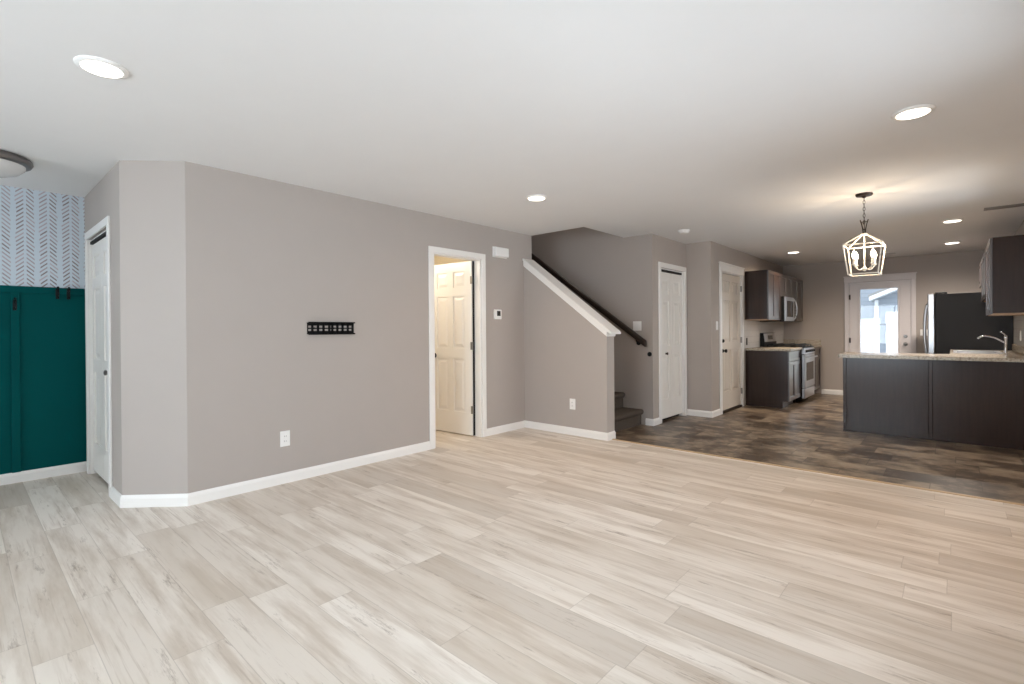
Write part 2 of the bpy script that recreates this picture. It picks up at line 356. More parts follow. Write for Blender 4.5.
# unseen windows; the right wall pair is added to let in light
def window(name, x0, x1, label, side='front'):
    t = thing(name, label, 'window', kind='structure')
    b = B(); g = B()
    if side == 'front':
        y = YF - T / 2
        for a0, a1, z0, z1 in ((x0, x0 + .05, .55, 2.15), (x1 - .05, x1, .55, 2.15), (x0, x1, .55, .6), (x0, x1, 2.1, 2.15), (x0, x1, 1.32, 1.37), ((x0 + x1) / 2 - .02, (x0 + x1) / 2 + .02, .6, 2.1)):
            box(b, a0, a1, y - .03, y + .03, z0, z1)
        box(g, x0 + .05, x1 - .05, y - .004, y + .004, .6, 2.1)
    else:
        x = XR + T / 2
        for a0, a1, z0, z1 in ((x0, x0 + .05, .55, 2.15), (x1 - .05, x1, .55, 2.15), (x0, x1, .55, .6), (x0, x1, 2.1, 2.15), (x0, x1, 1.32, 1.37), ((x0 + x1) / 2 - .02, (x0 + x1) / 2 + .02, .6, 2.1)):
            box(b, x - .03, x + .03, a0, a1, z0, z1)
        box(g, x - .004, x + .004, x0 + .05, x1 - .05, .6, 2.1)
    obj('window_frame', b, MT['white'], t); obj('window_pane', g, MT['glass'], t)
window('window_1', *WF[0], 'unseen wide living room window behind the viewpoint')
window('window_2', *WF[1], 'unseen narrow entry window behind the viewpoint')
window('window_3', WR0, WR1, 'unseen side window added in the right wall beside the viewpoint', 'right')
window('window_4', WR2, WR3, 'unseen dining window added before the peninsula to light the kitchen', 'right')

# ------------------------------------------------------------------ baseboards
PB = [(0, 0), (.014, 0), (.014, .062), (.009, .076), (.005, .086), (0, .086)]
def base(name, path, label): tag(obj(name, sweep(B(), path, PB), MT['white']), label, 'baseboard', kind='structure')
base('baseboard_green', [(XG + .014, YF), (XG + .014, YE - .0)], 'white baseboard along the foot of the green panelling')
base('baseboard_corner', [(-4.69, YE), (XCH, YE), (XA, YA0), (XA, 3.262)], 'white baseboard around the angled corner and along the long wall')
base('baseboard_left', [(XA, 4.085), (XA, YA1), (XHW, YA1), (XHW, YH)], 'white baseboard along the foot of the sloped half wall')
base('baseboard_stair', [(-2.965, YS), (XS, YS), (XS, 6.055)], 'short white baseboard at the corner beside the bottom stair')
base('baseboard_return', [(XS, YC), (XK, YC), (XK, 7.27)], 'short white baseboard between closet and panelled kitchen door')
base('baseboard_back', [(-1.87, YK), (-1.505, YK)], 'white baseboard under the far kitchen wall left of the back door')

# ------------------------------------------------------------------ doors
def leaf(bm, w, h, t, cols, org, ax, nrm, rows=((.11, .30), (.40, 1.02), (1.14, 1.77)), stile=.105, mull=.085, glass=None):
    """panelled leaf: origin corner, width axis ax, thickness axis nrm (unit vectors); rows are panel spans given from the top as fractions of 2.03"""
    ax = Vector(ax); nrm = Vector(nrm); org = Vector(org); up = Vector((0, 0, 1))
    def bx(u0, u1, v0, v1, d0, d1):
        c = [org + ax * u + nrm * d + up * v for v in (v0, v1) for u, d in ((u0, d0), (u1, d0), (u1, d1), (u0, d1))]
        vs = [bm.verts.new(p) for p in c]
        for f in ((3, 2, 1, 0), (4, 5, 6, 7), (0, 1, 5, 4), (1, 2, 6, 5), (2, 3, 7, 6), (3, 0, 4, 7)): bm.faces.new([vs[i] for i in f])
    k = h / 2.03
    spans = [(h - b_ * k, h - a_ * k) for a_, b_ in rows][::-1]
    pw = (w - 2 * stile - mull * (cols - 1)) / cols
    bx(0, stile, 0, h, 0, t); bx(w - stile, w, 0, h, 0, t)
    for c in range(1, cols):
        u = stile + c * pw + (c - 1) * mull
        for z0, z1 in spans: bx(u, u + mull, z0, z1, 0, t)
    z = 0
    for (z0, z1) in spans + [(h, h)]:
        bx(stile, w - stile, z, z0, 0, t); z = z1
    for c in range(cols):
        u0 = stile + c * (pw + mull); u1 = u0 + pw
        for z0, z1 in spans:
            bx(u0, u1, z0, z1, .011, t - .011)
            m = .018; n = min(.05, pw * .33)
            for d0, d1 in ((.011, .002), (t - .011, t - .002)):
                o = [bm.verts.new(org + ax * u + up * v + nrm * d0) for u, v in ((u0 + m, z0 + m), (u1 - m, z0 + m), (u1 - m, z1 - m), (u0 + m, z1 - m))]
                i = [bm.verts.new(org + ax * u + up * v + nrm * d1) for u, v in ((u0 + n, z0 + n), (u1 - n, z0 + n), (u1 - n, z1 - n), (u0 + n, z1 - n))]
                bm.faces.new(i)
                for q in range(4): bm.faces.new((o[q], o[(q + 1) % 4], i[(q + 1) % 4], i[q]))
    bmesh.ops.recalc_face_normals(bm, faces=bm.faces); return bm
def casing(bm, plane, c, out, a0, a1, ztop, wd=.062, th=.016, head=None):
    """flat casing round an opening a0..a1 on plane 'x' or 'y' at coordinate c; out = +1/-1 side that the casing stands proud of"""
    hd = head or wd
    def bx(p0, p1, z0, z1, tt=th, bev=.004):
        if plane == 'x': box(bm, c, c + out * tt, p0, p1, z0, z1, bev)
        else: box(bm, p0, p1, c, c + out * tt, z0, z1, bev)
    bx(a0 - wd, a0, 0, ztop); bx(a1, a1 + wd, 0, ztop)
    if head: bx(a0 - wd - .004, a1 + wd + .004, ztop, ztop + hd - .018, th + .002); bx(a0 - wd - .016, a1 + wd + .016, ztop + hd - .018, ztop + hd, th + .014)
    else: bx(a0 - wd, a1 + wd, ztop, ztop + hd)
    return bm
def knob(c, axis, s, mat, parent, name='knob', r=.027):
    b = B(); lathe(b, [(.026, 0), (.026, s * .006), (.011, s * .010), (.011, s * .028), (r * .85, s * .034), (r, s * .046), (r * .85, s * .058), (.010, s * .064)], c, axis, 18)
    return obj(name, b, mat, parent, True)
def hinge(b, x, y, z, dx=.013, dy=.012):
    box(b, x - dx, x + dx, y - dy, y + dy, z - .045, z + .045, .003)

# bathroom door, standing open into the side room
d = thing('door_1', 'white six panel door standing open in the long greige wall', 'door', (XA, DB1, 0), kind='structure')
b = casing(B(), 'x', XA, 1, DB0, DB1, DBH); b2 = B()
box(b2, XA - T - .004, XA, DB0 - .002, DB0 + .018, 0, DBH, 0); box(b2, XA - T - .004, XA, DB1 - .018, DB1 + .002, 0, DBH); box(b2, XA - T - .004, XA, DB0 + .018, DB1 - .018, DBH - .012, DBH + .002)
obj('casing', b, MT['white'], d); obj('jamb', b2, MT['white'], d)
LY = DB1 - .024
la = radians(4); lax, lnr = Vector((-cos(la), -sin(la), 0)), Vector((-sin(la), cos(la), 0)); lorg = Vector((XA - T + .014, LY - .035, .012))
LF = obj('door_leaf', leaf(B(), .675, 2.02, .035, 2, lorg, lax, lnr), MT['door'], d)
kp = lorg + lax * .61 + Vector((0, 0, .913))
kb = B(); lathe(kb, [(.030, 0), (.030, -.006), (.011, -.010), (.011, -.030), (.022, -.034), (.028, -.046), (.022, -.058), (.008, -.062)], kp, 'y', 18)
sub('knob', kb, MT['bronze'], LF, True)
for z in (.31, 1.05, 1.81):
    hb = B(); hinge(hb, XA - T + .020, LY - .040, z, .016, .008); obj('hinge', hb, MT['nickel'], d)
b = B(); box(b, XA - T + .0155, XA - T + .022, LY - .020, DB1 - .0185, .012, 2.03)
obj('hinge_gap_shade', b, MT['dark'], d)  # dark strip put in as the shade between leaf and jamb

# entry closet bifold
d = thing('door_2', 'white folding closet doors beside the green panelled wall', 'door', (DC0, YE, 0), kind='structure')
obj('casing', casing(B(), 'y', YE, -1, DC0, DC1, 2.04), MT['white'], d)
b = B(); box(b, DC0, DC0 + .012, YE, YE + T, 0, 2.04); box(b, DC1 - .012, DC1, YE, YE + T, 0, 2.04); box(b, DC0 + .012, DC1 - .012, YE + .02, YE + T, 2.022, 2.04); obj('jamb', b, MT['white'], d)
hw = (DC1 - DC0 - .036) / 2
for i in range(2):
    x0 = DC0 + .015 + i * (hw + .006)
    L_ = obj('door_leaf', leaf(B(), hw, 1.955, .030, 1, (x0, YE + .052, .035), (1, 0, 0), (0, -1, 0), stile=.085), MT['door'], d)
    if i == 1: knb = B(); lathe(knb, [(.018, 0), (.010, -.010), (.021, -.020), (.021, -.030), (.008, -.036)], (x0 + .28, YE + .022, .92), 'y', 14); sub('knob', knb, MT['pewter'], L_, True)
b = box(B(), DC0 + .012, DC1 - .012, YE + .075, YE + .085, 0, 2.022); obj('dark_backing', b, MT['dark'], d); obj('top_gap_shade', box(B(), DC0 + .012, DC1 - .012, YE + .012, YE + .06, 1.999, 2.022), MT['dark'], d)  # dark strip and backing stand in for shade around the leaves

# kitchen closet bifold
d = thing('door_3', 'narrow white folding closet doors right of the stairs', 'door', (XS, DP0, 0), kind='structure')
obj('casing', casing(B(), 'x', XS, 1, DP0, DP1, 2.035, .066), MT['white'], d)
b = B(); box(b, XS - T, XS, DP0, DP0 + .012, 0, 2.035); box(b, XS - T, XS, DP1 - .012, DP1, 0, 2.035); box(b, XS - T, XS - .02, DP0 + .012, DP1 - .012, 2.02, 2.035); obj('jamb', b, MT['white'], d)
hw = (DP1 - DP0 - .036) / 2
for i in range(2):
    y0 = DP0 + .015 + i * (hw + .006)
    L_ = obj('door_leaf', leaf(B(), hw, 1.945, .030, 1, (XS - .052, y0, .04), (0, 1, 0), (1, 0, 0), stile=.075), MT['door'], d)
    if i == 0: knb = B(); lathe(knb, [(.014, 0), (.009, .010), (.018, .018), (.018, .028), (.006, .032)], (XS - .022, y0 + .185, .90), 'x', 14); sub('knob', knb, MT['bronze'], L_, True)
obj('top_gap_shade', box(B(), XS - .06, XS - .022, DP0 + .012, DP1 - .012, 1.992, 2.019), MT['dark'], d); obj('dark_backing', box(B(), XS - .085, XS - .075, DP0 + .012, DP1 - .012, 0, 2.02), MT['dark'], d)  # shade above and behind the leaves, put in as dark boxes

# garage door beside the cabinets
d = thing('door_4', 'glossy cream six panel door beside the dark wall cabinets', 'door', (XK, DG0, 0), kind='structure')
obj('casing', casing(B(), 'x', XK, 1, DG0, DG1, 2.06, .075, .018, .125), MT['white'], d)
b = B(); box(b, XK - T, XK, DG0, DG0 + .014, 0, 2.06); box(b, XK - T, XK, DG1 - .014, DG1, 0, 2.06); box(b, XK - T, XK, DG0 + .014, DG1 - .014, 2.046, 2.06); obj('jamb', b, MT['white'], d)
LG = obj('door_leaf', leaf(B(), DG1 - DG0 - .034, 2.0, .04, 2, (XK - .048, DG0 + .017, .038), (0, 1, 0), (1, 0, 0)), MT['gloss'], d)
obj('threshold', box(B(), XK - T, XK + .01, DG0 + .014, DG1 - .014, 0, .03), MT['bronze'], d)
b = B(); lathe(b, [(.026, 0), (.026, .012), (.018, .018), (.018, .022)], (XK - .008, DG0 + .085, 1.05), 'x', 16); sub('deadbolt', b, MT['black'], LG, True)
b = B(); lathe(b, [(.028, 0), (.028, .007), (.011, .01), (.011, .03), (.023, .036), (.028, .048), (.022, .06), (.008, .064)], (XK - .008, DG0 + .085, .905), 'x', 16); sub('knob', b, MT['black'], LG, True)
for z in (.25, 1.05, 1.85):
    b = B(); hinge(b, XK + .004, DG1 - .012, z, .010, .013); obj('hinge', b, MT['nickel'], d)

# glazed back door
d = thing('door_5', 'pale back door with a full glass pane on the far kitchen wall', 'door', (DK0, YK, 0), kind='structure')
obj('casing', casing(B(), 'y', YK, -1, DK0, DK1, 2.045, .060, .018, .115), MT['greydoor'], d)
b = B(); box(b, DK0, DK0 + .014, YK, YK + .16, 0, 2.04); box(b, DK1 - .014, DK1, YK, YK + .16, 0, 2.04); box(b, DK0 + .014, DK1 - .014, YK, YK + .16, 2.026, 2.04); obj('jamb', b, MT['greydoor'], d)
gx0, gx1, gz0, gz1 = -1.272, -.732, .28, 1.915; l0, l1 = DK0 + .017, DK1 - .017; y0, y1 = YK + .012, YK + .056
b = B(); box(b, l0, gx0, y0, y1, .03, 2.022); box(b, gx1, l1, y0, y1, .03, 2.022); box(b, gx0, gx1, y0, y1, .03, gz0); box(b, gx0, gx1, y0, y1, gz1, 2.022)
LB = obj('door_leaf', b, MT['greydoor'], d)
b = B()
for a in ((gx0 - .03, gx0 + .006, gz0 - .03, gz1 + .03), (gx1 - .006, gx1 + .03, gz0 - .03, gz1 + .03), (gx0, gx1, gz0 - .03, gz0 + .006), (gx0, gx1, gz1 - .006, gz1 + .03)): box(b, a[0], a[1], y0 - .010, y0 + .004, a[2], a[3], .003)
sub('glazing_frame', b, MT['greydoor'], LB); sub('pane', box(B(), gx0, gx1, YK + .03, YK + .036, gz0, gz1), MT['glass'], LB)
b = B(); lathe(b, [(.028, 0), (.028, -.012), (.018, -.018), (.018, -.024)], (l1 - .065, y0, 1.075), 'y', 16); sub('deadbolt', b, MT['nickel'], LB, True)
b = B(); lathe(b, [(.030, 0), (.030, -.007), (.012, -.01), (.012, -.03), (.024, -.036), (.030, -.048), (.024, -.06), (.008, -.064)], (l1 - .065, y0, .945), 'y', 16); sub('knob', b, MT['nickel'], LB, True)
for z in (.28, 1.0, 1.78):
    b = B(); hinge(b, l0 + .002, YK - .002, z, .012, .010); obj('hinge', b, MT['bronze'], d)
obj('threshold', box(B(), DK0 + .014, DK1 - .014, YK, YK + .16, 0, .028), MT['nickel'], d)

# ------------------------------------------------------------------ green panelling
d = thing('wainscot', 'deep green board and batten panelling below the chevron wallpaper', 'wall panelling', (XG, 0, 0), kind='structure')
obj('panel_board', box(B(), XG, XG + .008, YF, YE - .001, .0, 1.60), MT['green'], d)
obj('top_rail', box(B(), XG, XG + .022, YF, YE - .001, 1.565, 1.622, .003), MT['green'], d)
for y in (-1.2, -.69, -.18, .323):
    obj('batten', box(B(), XG + .006, XG + .026, y - .026, y + .026, .085, 1.566, .002), MT['green'], d)
def hook(y, z, x, label):
    t = thing('wall_hook', label, 'hook', (x, y, z), 'black hooks on the green panelling')
    obj('back_plate', box(B(), x, x + .005, y - .012, y + .012, z - .045, z + .045, .002), MT['black'], t)
    b = B(); tube(b, arc(lambda u: (x + .004 + .05 * sin(u * pi * .75), y, z + .02 + .03 * u - .0), 8), .005); lathe(b, [(.004, -.008), (.010, 0), (.004, .008)], (x + .041, y, z + .052), 'z', 10); obj('upper_prong', b, MT['black'], t, True)
    b = B()
    tube(b, [(x + .004, y, z - .02), (x + .02, y, z - .042), (x + .04, y, z - .04), (x + .046, y, z - .02)], .005)
    obj('lower_prong', b, MT['black'], t, True)
hook(.584, 1.570, XG + .022, 'black double hook on the top rail of green panelling, further from the closet')
hook(.655, 1.570, XG + .022, 'black double hook on the top rail of green panelling, next to the closet')
hook(.323, 1.465, XG + .026, 'black double hook on the upright green batten')

# ------------------------------------------------------------------ stairs, cap, handrail
RISE, RUN, X0 = .197, .262, -3.03
pts = [(X0, 0)]
for i in range(13):
    x = X0 - RUN * i; z = RISE * (i + 1)
    pts += [(x + .004, z - .075), (x + .022, z - .062), (x + .034, z - .042), (x + .036, z - .024), (x + .028, z - .008), (x + .012, z - .001), (x - .01, z), (x - RUN + .004, z)]
pts += [(pts[-1][0], 0)]
tag(obj('staircase', prism(B(), pts, 'y', YH + .002, YS - .002), MT['carpet'], None, True), 'brown carpeted staircase rising left behind the half wall', 'stairs', kind='structure')
t = thing('flush_ceiling_light', 'unseen landing light added to brighten the stairwell', 'ceiling light', (-3.7, 5.4, 5.0))
obj('glass_bowl', lathe(B(), [(.14, -.01), (.14, -.04), (.11, -.08), (.05, -.10), (.01, -.104)], (-3.7, 5.4, 5.0), 'z', 32), MT['frost'], t, True); obj('rim', lathe(B(), [(.15, 0), (.16, -.01), (.155, -.025), (.14, -.028)], (-3.7, 5.4, 5.0), 'z', 32), MT['pewter'], t, True)
l = bpy.data.lights.new('lamp_glow', 'POINT'); l.energy = 32; l.color = (1, .93, .85); l.shadow_soft_size = .1  # unseen lamp, added to lighten the upper stairwell
o = bpy.data.objects.new('lamp_glow', l); COL.objects.link(o); o.location = (-3.7, 5.4, 4.75); o.parent = t; o.matrix_parent_inverse = Matrix.Translation(-Vector(t.location))
sl = .738; th = math.atan(sl)
def capbox(bm, xa, xb, y0, y1, off0, off1, plumb=True):
    z = lambda x: 2.033 - sl * (x + 4.057)
    return prism(bm, [(xa, z(xa) + off0), (xb, z(xb) + off0), (xb, z(xb) + off1), (xa, z(xa) + off1)], 'y', y0, y1)
b = capbox(B(), XA + .001, -2.80, YA1 - .036, YH + .036, .066, .098)
capt = thing('trim_2', 'white sloped cap rail on top of the half wall', 'cap rail', (XHW, YA1, 0), kind='structure')
bmesh.ops.bevel(b, geom=list(b.edges), offset=.006, segments=2, affect='EDGES')
obj('cap_board', b, MT['white'], capt)
b = capbox(B(), XA + .001, XHW + .012, YA1 - .018, YH + .018, 0, .067); bmesh.ops.bevel(b, geom=list(b.edges), offset=.004, segments=1, affect='EDGES')
obj('under_moulding', b, MT['white'], capt)
YRL = 5.825
t = thing('handrail', 'dark brown wooden handrail sloping along the stair wall', 'handrail', (-2.93, YRL, 1.04))
zr = lambda x: 1.045 - .704 * (x + 2.93)
b = B(); xs_ = (-2.93, -5.9)
prof = [(-.024, -.028), (.024, -.028), (.027, .0), (.022, .022), (.010, .030), (-.010, .030), (-.022, .022), (-.027, .0)]
r0 = [b.verts.new((xs_[0], YRL + p[0], zr(xs_[0]) + p[1] * 1.45)) for p in prof]; r1 = [b.verts.new((xs_[1], YRL + p[0], zr(xs_[1]) + p[1] * 1.45)) for p in prof]
for i in range(8): b.faces.new((r0[i], r0[(i + 1) % 8], r1[(i + 1) % 8], r1[i]))
b.faces.new(r0[::-1]); b.faces.new(r1); bmesh.ops.recalc_face_normals(b, faces=b.faces)
obj('rail', b, MT['rail'], t)
for x in (-3.06, -4.3, -5.5):
    b = B(); lathe(b, [(.03, 0), (.03, -.006), (.012, -.010)], (x, YS, zr(x) - .085), 'y', 14)
    tube(b, [(x, YS - .008, zr(x) - .085), (x, YRL + .02, zr(x) - .075), (x, YRL, zr(x) - .055), (x, YRL, zr(x) - .022)], .008)
    obj('bracket', b, MT['black'], t, True)
t = thing('wall_bumper', 'small round black stop on the wall below the handrail end', 'wall stop', (-2.907, YS, .909))
obj('bumper', lathe(B(), [(.024, 0), (.024, -.012), (.018, -.018), (.006, -.02)], (-2.907, YS, .909), 'y', 18), MT['black'], t, True)
obj('bumper_base', lathe(B(), [(.030, 0), (.030, -.004), (.026, -.005)], (-2.907, YS, .909), 'y', 18), MT['black'], t, True)

# ------------------------------------------------------------------ wall plates and devices
def plate(name, label, cat, plane, c, out, a, z, w_, h_, kind, mat='plate', group=None):
    loc = (c, a, z) if plane == 'x' else (a, c, z)
    t = thing(name, label, cat, loc, group)
    def bx(u0, u1, z0, z1, d0, d1, bev=.0):
        b = B()
        if plane == 'x': box(b, c + out * d0, c + out * d1, a + u0, a + u1, z + z0, z + z1, bev)
        else: box(b, a + u0, a + u1, c + out * d0, c + out * d1, z + z0, z + z1, bev)
        return b
    obj('cover_plate', bx(-w_ / 2, w_ / 2, -h_ / 2, h_ / 2, 0, .006, .002), MT[mat], t)
    if kind == 'outlet':
        for s in (-1, 1):
            r = obj('receptacle', bx(-.017, .017, s * .020 - .014, s * .020 + .014, .005, .009, .002), MT[mat], t)
            m = bx(-.008, -.005, s * .020 - .006, s * .020 + .006, .008, .0095); 
            if plane == 'x': box(m, c + out * .008, c + out * .0095, a + .005, a + .008, z + s * .020 - .006, z + s * .020 + .006)
            else: box(m, a + .005, a + .008, c + out * .008, c + out * .0095, z + s * .020 - .006, z + s * .020 + .006)
            sub('slot', m, MT['grey'], r)
    else:
        n = kind
        for i in range(n):
            u = (i - (n - 1) / 2) * .046
            obj('rocker', bx(u - .016, u + .016, -.033, .033, .005, .010, .002), MT[mat], t)
    return t
plate('wall_outlet', 'white electrical outlet low on the long greige wall', 'outlet', 'x', XA, 1, 1.772, .361, .078, .125, 'outlet')
plate('wall_outlet', 'white electrical outlet low on the sloped half wall', 'outlet', 'y', YA1, -1, -3.331, .361, .078, .125, 'outlet')
plate('light_switch', 'white double light switch on the wall behind the stairs', 'switch', 'y', YS, -1, -3.076, 1.271, .118, .122, 2)
plate('light_switch', 'white single light switch left of the panelled kitchen door', 'switch', 'x', XK, 1, 7.165, 1.272, .074, .122, 1)
plate('light_switch', 'white double light switch between back door and refrigerator', 'switch', 'y', YK, -1, -.36, 1.14, .155, .105, 2)
plate('wall_outlet', 'brown outlet on the splashback beside the panelled door casing', 'outlet', 'x', XK + .008, 1, 8.475, 1.02, .07, .115, 'outlet', 'bronze')
plate('wall_outlet', 'pale outlet on the splashback at the right end of the sink wall', 'outlet', 'x', XR - .008, -1, 8.35, 1.12, .075, .12, 'outlet')

t = thing('thermostat', 'small white thermostat with a dark screen between door and half wall', 'thermostat', (XA, 4.285, 1.416))
obj('housing', box(B(), XA, XA + .022, 4.225, 4.345, 1.358, 1.474, .006), MT['plate'], t)
obj('display', box(B(), XA + .0215, XA + .0235, 4.262, 4.322, 1.398, 1.458, .001), MT['screen'], t)
t = thing('door_chime', 'white rectangular door chime box high beside the open door', 'door chime', (XA, 4.336, 2.156))
obj('cover', box(B(), XA + .004, XA + .05, 4.222, 4.45, 2.10, 2.212, .010), MT['plate'], t); obj('back_plate', box(B(), XA, XA + .006, 4.214, 4.458, 2.094, 2.218, .002), MT['plate'], t)

# TV bracket
t = thing('tv_bracket', 'black slotted steel television bracket on the long greige wall', 'TV bracket', (XA, 2.18, 1.255))
ty0, ty1, tz0, tz1 = 1.963, 2.395, 1.207, 1.304
b = B(); xs0, xs1 = XA + .004, XA + .009
zs = [tz0 + .014, tz0 + .034, tz0 + .053, tz0 + .072, tz1 - .014]
box(b, xs0, xs1, ty0, ty1 - .012, tz0, tz0 + .026); box(b, xs0, xs1, ty0, ty1 - .012, tz1 - .026, tz1); box(b, xs0, xs1, ty0, ty1 - .012, tz0 + .043, tz0 + .054)
yy = [ty0 + .0, ty0 + .034, ty0 + .084, ty0 + .134, ty0 + .186, ty0 + .214, ty0 + .262, ty0 + .312, ty0 + .362, ty0 + .41]
for y in yy: box(b, xs0, xs1, y, y + .020 if y > ty0 else y + .008, tz0, tz1)
obj('slotted_plate', b, MT['black'], t)
for z0, z1, z2, z3 in ((tz1 - .006, tz1, tz1 - .006, tz1 + .006), (tz0, tz0 + .006, tz0 - .006, tz0 + .006)):
    b = B(); box(b, XA, XA + .032, ty0 - .002, ty1, z0, z1, .001); box(b, XA + .028, XA + .032, ty0 - .002, ty1, z2, z3, .001); obj('rail', b, MT['black'], t)
for y in (2.02, 2.20, 2.33): obj('lag_bolt', lathe(B(), [(.008, 0), (.008, .006), (.004, .008)], (XA + .009, y, tz0 + .049), 'x', 8), MT['black'], t, True)

# ------------------------------------------------------------------ ceiling fittings
def spot(name, loc, power, angle, blend, col, parent, size=.06):
    l = bpy.data.lights.new(name, 'SPOT'); l.energy = power; l.spot_size = radians(angle); l.spot_blend = blend; l.color = col; l.shadow_soft_size = size
    o = bpy.data.objects.new(name, l); COL.objects.link(o); o.location = loc; o.parent = parent; o.matrix_parent_inverse = Matrix.Translation(-Vector(parent.location))
WARM = (1, .90, .80)
def can(x, y, label, power, col=WARM):
    t = thing('recessed_light', label, 'ceiling light', (x, y, H), 'recessed ceiling lights')
    b = B(); lathe(b, [(.070, -.001), (.070, -.006), (.078, -.012), (.092, -.010), (.098, -.004), (.098, .0)], (x, y, H), 'z', 36); obj('trim_ring', b, MT['plate'], t, True)
    obj('lens', lathe(B(), [(.074, -.004), (.074, -.0125), (.060, -.0155)], (x, y, H), 'z', 36), MT['can'], t, True)
    spot('lamp_glow', (x, y, H - .03), power, 165, 1, col, t)
can(-2.896, .451, 'round recessed ceiling light nearest the entry, at upper left', 6)
can(-.173, 3.596, 'round recessed ceiling light over the living room, ahead of the lantern at right', 52, (1, .58, .27))
can(-2.852, 3.544, 'round recessed ceiling light in front of the stair opening', 48, (1, .62, .33))
can(-.020, 7.554, 'round recessed ceiling light just behind the peninsula, below the ceiling vent', 190)
can(-.029, 9.512, 'round recessed ceiling light furthest back, before the refrigerator', 320)
can(-1.915, 8.876, 'round recessed ceiling light in front of the microwave cabinets', 170, (1, .82, .62))

t = thing('smoke_detector', 'small round white smoke detector on the ceiling before the closet', 'smoke detector', (-2.485, 5.975, H))
obj('base', lathe(B(), [(.07, 0), (.07, -.012), (.066, -.014)], (-2.485, 5.975, H), 'z', 28), MT['plate'], t, True)
obj('cover', lathe(B(), [(.062, -.013), (.058, -.03), (.045, -.038), (.02, -.040)], (-2.485, 5.975, H), 'z', 28), MT['plate'], t, True)

def register(x0, x1, y0, y1, label, mat, n):
    t = thing('ceiling_vent', label, 'vent', ((x0 + x1) / 2, (y0 + y1) / 2, H)); f = .014; z0 = H - .008
    b = B(); box(b, x0, x1, y0, y0 + f, z0, H); box(b, x0, x1, y1 - f, y1, z0, H); box(b, x0, x0 + f, y0 + f, y1 - f, z0, H); box(b, x1 - f, x1, y0 + f, y1 - f, z0, H)
    obj('frame', b, mat, t); b = B(); st = (y1 - y0 - 2 * f) / n
    for i in range(n):
        y = y0 + f + st * (i + .5); prism(b, [(y - st * .42, H - .002), (y + st * .15, H - .009), (y + st * .3, H - .008), (y - st * .25, H - .001)], 'x', x0 + f, x1 - f)
    obj('louvres', b, mat, t); obj('duct_opening', box(B(), x0 + f, x1 - f, y0 + f, y1 - f, H - .0015, H), MT['dark'], t)
register(.225, .56, 6.99, 7.125, 'grey ceiling vent above the right wall cabinet', MT['grey'], 5)
register(-1.02, -.72, 10.12, 10.24, 'thin white ceiling vent in front of the back door', MT['vent'], 4)

fx, fy = -4.885, .140
t = thing('flush_ceiling_light', 'unlit pewter ringed ceiling light with frosted bowl above the entry', 'ceiling light', (fx, fy, H))
obj('rim', lathe(B(), [(.215, 0), (.23, -.012), (.235, -.03), (.225, -.048), (.205, -.055), (.19, -.053)], (fx, fy, H), 'z', 48), MT['pewter'], t, True)
obj('glass_bowl', lathe(B(), [(.198, -.046), (.194, -.072), (.165, -.102), (.11, -.124), (.05, -.133), (.012, -.135)], (fx, fy, H), 'z', 48), MT['frost'], t, True)
obj('finial', lathe(B(), [(.010, -.133), (.014, -.142), (.008, -.152), (.003, -.158)], (fx, fy, H), 'z', 14), MT['pewter'], t, True)

# lantern
cx, cy = -.612, 5.49
t = thing('lantern_pendant', 'lit open cage lantern pendant hanging before the kitchen peninsula', 'pendant light', (cx, cy, H))
obj('canopy', lathe(B(), [(.066, 0), (.066, -.008), (.058, -.020), (.02, -.024), (.012, -.036)], (cx, cy, H), 'z', 28), MT['bronze'], t, True)
ztop, zr_, zb = 2.072, 1.975, 1.712; ht, hb_ = .143, .110
b = B(); z = H - .03; k = 0
while z > 2.20:
    c = Vector((cx, cy, z - .016)); ax = Vector((1, 0, 0)) if k % 2 else Vector((0, 1, 0))
    tube(b, [c + ax * (.008 * cos(a)) + Vector((0, 0, .019 * sin(a))) for a in [2 * pi * i / 12 for i in range(13)]], .0024, 6); z -= .030; k += 1
obj('chain', b, MT['bronze'], t, True)
b = B()
for s in (-1, 1):
    tube(b, [(cx + s * .008, cy, ztop + .01), (cx + s * .011, cy, ztop + .05), (cx + s * .018, cy, ztop + .09), (cx + s * .027, cy, ztop + .125), (cx + s * .030, cy, ztop + .135)], .0042, 8)
tube(b, [(cx - .012, cy, ztop + .045), (cx + .012, cy, ztop + .045)], .004, 8); tube(b, [(cx - .024, cy, ztop + .115), (cx + .024, cy, ztop + .115)], .003, 8)
tube(b, [(cx, cy, ztop), (cx, cy, ztop + .14)], .003, 8)
obj('hanger', b, MT['bronze'], t, True)
b = B(); q = ((-1, -1), (1, -1), (1, 1), (-1, 1))
for i in range(4):
    a, c = q[i], q[(i + 1) % 4]
    tube(b, [(cx + a[0] * ht, cy + a[1] * ht, zr_), (cx + c[0] * ht, cy + c[1] * ht, zr_)], .0064, square=True)
    tube(b, [(cx + a[0] * hb_, cy + a[1] * hb_, zb), (cx + c[0] * hb_, cy + c[1] * hb_, zb)], .0064, square=True)
    tube(b, [(cx + a[0] * ht, cy + a[1] * ht, zr_ + .004), (cx + a[0] * hb_, cy + a[1] * hb_, zb - .004)], .0064, square=True)
    tube(b, [(cx + a[0] * ht, cy + a[1] * ht, zr_), (cx + a[0] * .02, cy + a[1] * .02, ztop)], .0056, square=True)
box(b, cx - .026, cx + .026, cy - .026, cy + .026, ztop - .006, ztop + .008, .002)
obj('cage', b, MT['lantern'], t)
b = B(); tube(b, [(cx, cy, ztop), (cx, cy, 1.77)], .005, 8); lathe(b, [(.006, .02), (.016, .008), (.020, -.006), (.010, -.02), (.003, -.026)], (cx, cy, 1.765), 'z', 14)
obj('centre_stem', b, MT['lantern'], t, True)
PT = []
